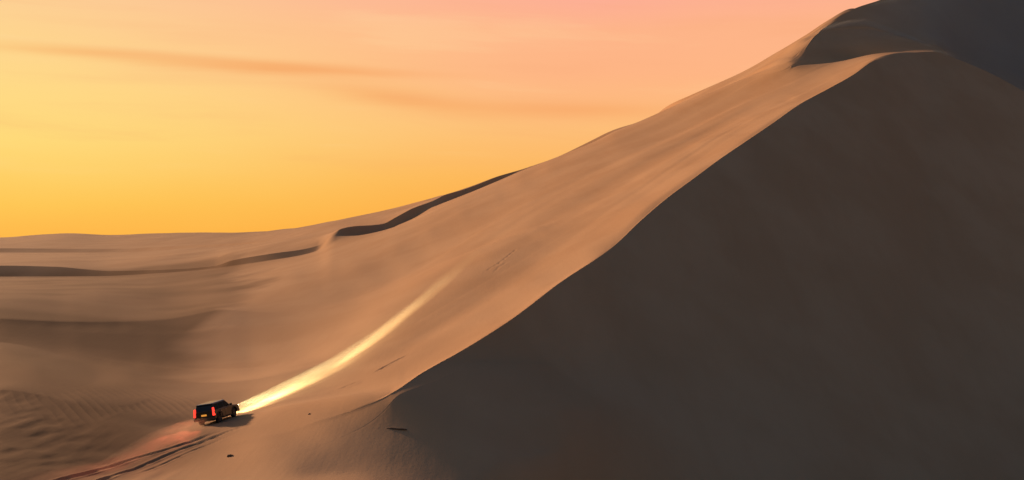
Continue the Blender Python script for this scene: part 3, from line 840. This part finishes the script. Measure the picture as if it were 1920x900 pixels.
# ---- fine dust hanging over the sand in front of and behind the car
def dust(name, runs, widths, heights, density, label):
    bm = bmesh.new(); rings = []
    for t_, w_, h_ in zip(runs, widths, heights):
        r_ = []
        for k_ in range(14):
            a_ = 2 * math.pi * k_ / 14
            l_ = math.cos(a_) * w_
            x_, y_ = cxy[0] + t_ * hx + l_ * hy, cxy[1] + t_ * hy - l_ * hx
            g_ = ground(x_, y_)
            r_.append(bm.verts.new((x_, y_, g_ - 0.1 + h_ * (0.5 + 0.5 * math.sin(a_)))))
        rings.append(r_)
    for A_, B_ in zip(rings[:-1], rings[1:]):
        for i in range(14):
            j = (i + 1) % 14; bm.faces.new((A_[i], A_[j], B_[j], B_[i]))
    bm.faces.new(rings[0][::-1]); bm.faces.new(rings[-1])
    bmesh.ops.recalc_face_normals(bm, faces=bm.faces)
    m = bpy.data.materials.new(name); m.use_nodes = True
    t2 = m.node_tree; t2.nodes.remove(t2.nodes['Principled BSDF'])
    v = t2.nodes.new('ShaderNodeVolumePrincipled')
    v.inputs['Color'].default_value = (0.92, 0.80, 0.60, 1); v.inputs['Anisotropy'].default_value = 0.0
    g = t2.nodes.new('ShaderNodeNewGeometry')
    n = t2.nodes.new('ShaderNodeTexNoise'); n.inputs['Scale'].default_value = 0.15; n.inputs['Detail'].default_value = 2
    t2.links.new(g.outputs['Position'], n.inputs['Vector'])
    t2.links.new(maprange(n.outputs[0], 0.3, 0.75, density * 0.9, density * 1.1, tree=t2), v.inputs['Density'])
    t2.links.new(v.outputs[0], t2.nodes['Material Output'].inputs['Volume'])
    o = put(name, bm, m, None, True)
    o['kind'] = 'stuff'; o['label'] = label; o['category'] = 'dust'
dust('dust', [2.9, 6, 13, 22, 34, 50, 68, 90], [0.85, 1.15, 1.5, 1.7, 1.7, 1.6, 1.3, 0.6], [0.85, 0.95, 1.05, 1.1, 1.05, 0.95, 0.8, 0.5], 0.0075,
     'thin dust over the sand lit pale yellow by the headlights')
dust('dust', [-2.9, -6, -10, -15, -20], [0.9, 1.3, 1.5, 1.4, 0.6], [0.9, 1.1, 1.1, 0.9, 0.4], 0.03,
     'thin dust behind the vehicle glowing red in its tail lamps')

# ================================================================== STONES
stone_m = principled('stone', (0.10, 0.065, 0.045), 0.9)
def stone(x, y, w, d, h, label, seed, rot=0.0):
    q = sight(x, y)
    bm = bmesh.new(); bmesh.ops.create_icosphere(bm, subdivisions=3, radius=1.0)
    for v in bm.verts:
        c = v.co.copy()
        n = 1 + 0.22 * math.sin(3.1 * c.x + seed) * math.cos(2.7 * c.y + seed * 2) + 0.10 * math.sin(7 * c.z + 5 * c.x + seed)
        v.co = Vector((c.x * w / 2 * n, c.y * d / 2 * n, c.z * h * n))
    o = put('stone', bm, stone_m, None, True)
    o.location = (q[0], q[1], ground(*q)); o.rotation_euler = (0, 0, rot)
    o['label'] = label; o['category'] = 'stone'
stone(430, 856, 0.42, 0.30, 0.16, 'small dark stone alone on the pale sand below the wheel tracks', 1.0, 0.4)
stone(580, 778, 0.22, 0.18, 0.08, 'tiny pebble on the smooth sand right of the vehicle', 2.2)
stone(743, 804, 1.6, 0.40, 0.10, 'low dark rock ledge in the shaded sand beneath the crest tip', 3.7, -0.25)

# ---- sand blown off the summit ridges by the wind
def veil_mat(density, col=(0.75, 0.78, 0.80, 1)):
    m = bpy.data.materials.new('sand_and_tint_veil'); m.use_nodes = True
    t2 = m.node_tree; t2.nodes.remove(t2.nodes['Principled BSDF'])
    v = t2.nodes.new('ShaderNodeVolumePrincipled')
    v.inputs['Color'].default_value = col; v.inputs['Density'].default_value = density
    t2.links.new(v.outputs[0], t2.nodes['Material Output'].inputs['Volume'])
    return m
def spindrift(P, w, h, density, label):
    """a low thin veil standing on the sand along a ridge"""
    bm = bmesh.new(); rings = []
    for k0, (x_, y_) in enumerate(P):
        a_ = P[min(k0 + 1, len(P) - 1)]; b_ = P[max(k0 - 1, 0)]
        d_ = Vector((a_[0] - b_[0], a_[1] - b_[1])).normalized(); n_ = Vector((d_.y, -d_.x))
        f_ = math.sin(math.pi * (k0 + 0.35) / (len(P) - 0.3)) ** 0.6
        g_ = ground(x_, y_); r_ = []
        for k_ in range(12):
            an = 2 * math.pi * k_ / 12
            r_.append(bm.verts.new((x_ + n_.x * w * f_ * math.cos(an), y_ + n_.y * w * f_ * math.cos(an), g_ + h * f_ * (0.35 + 0.65 * math.sin(an)))))
        rings.append(r_)
    for A_, B_ in zip(rings[:-1], rings[1:]):
        for i in range(12):
            j = (i + 1) % 12; bm.faces.new((A_[i], A_[j], B_[j], B_[i]))
    bm.faces.new(rings[0][::-1]); bm.faces.new(rings[-1])
    bmesh.ops.recalc_face_normals(bm, faces=bm.faces)
    o = put('sand_and_tint_veil', bm, veil_mat(density), None, True)
    o['kind'] = 'stuff'; o['label'] = label; o['category'] = 'blown sand'
spindrift([sight(*q) for q in [(1528, 66), (1545, 58), (1565, 53), (1590, 50), (1620, 50), (1650, 57), (1680, 66), (1710, 76), (1745, 88)]], 1.2, 2.2, 0.05,
          'thin veil of blown sand over the hollow under the summit')
def on_crest(x):
    c = int(np.searchsorted(phi, math.atan((x - 960) / F)))
    return (XX[crease_row[iC], c], YY[crease_row[iC], c])
spindrift([on_crest(q) for q in range(1735, 2051, 15)], 1.6, 1.7, 0.035, 'thin veil of blown sand running down the right hand ridge')

# added blue volume tinting the summit's shade, a wide low cloud on those faces
c0 = int(np.searchsorted(phi, math.atan((1540 - 960) / F))); c1 = int(np.searchsorted(phi, math.atan((2040 - 960) / F)))
ra, rb = crease_row[iB] + 38, crease_row[iL] - 1
ci = np.arange(c0, c1, 6); ri = np.arange(ra, rb, 2)
bm = bmesh.new(); top, bot = [], []
for i_, r_ in enumerate(ri):
    f1 = float(sstep(crease_row[iB] + 40, crease_row[iF] + 4, r_))
    ta, ba = [], []
    for j_, c_i in enumerate(ci):
        f2 = float(sstep(0, 1.0, j_ / (len(ci) - 1)))
        x_, y_, z_ = XX[r_, c_i], YY[r_, c_i], ZZ[r_, c_i]
        ta.append(bm.verts.new((x_, y_, z_ + 0.1 + 7.0 * f1 * f2))); ba.append(bm.verts.new((x_, y_, z_ - 1.0)))
    top.append(ta); bot.append(ba)
for i_ in range(len(ri) - 1):
    for j_ in range(len(ci) - 1):
        bm.faces.new((top[i_][j_], top[i_][j_ + 1], top[i_ + 1][j_ + 1], top[i_ + 1][j_]))
        bm.faces.new((bot[i_][j_], bot[i_ + 1][j_], bot[i_ + 1][j_ + 1], bot[i_][j_ + 1]))
    for q_ in (0, -1): bm.faces.new((top[i_][q_], top[i_ + 1][q_], bot[i_ + 1][q_], bot[i_][q_]))
for j_ in range(len(ci) - 1):
    for q_ in (0, -1): bm.faces.new((top[q_][j_], top[q_][j_ + 1], bot[q_][j_ + 1], bot[q_][j_]))
bmesh.ops.recalc_face_normals(bm, faces=bm.faces)
o = put('sand_and_tint_veil', bm, veil_mat(0.036, (0.55, 0.76, 0.92, 1)), None, True)
o['kind'] = 'stuff'; o['label'] = 'added bluish veil that tints the shaded side of the summit'; o['category'] = 'blown sand'
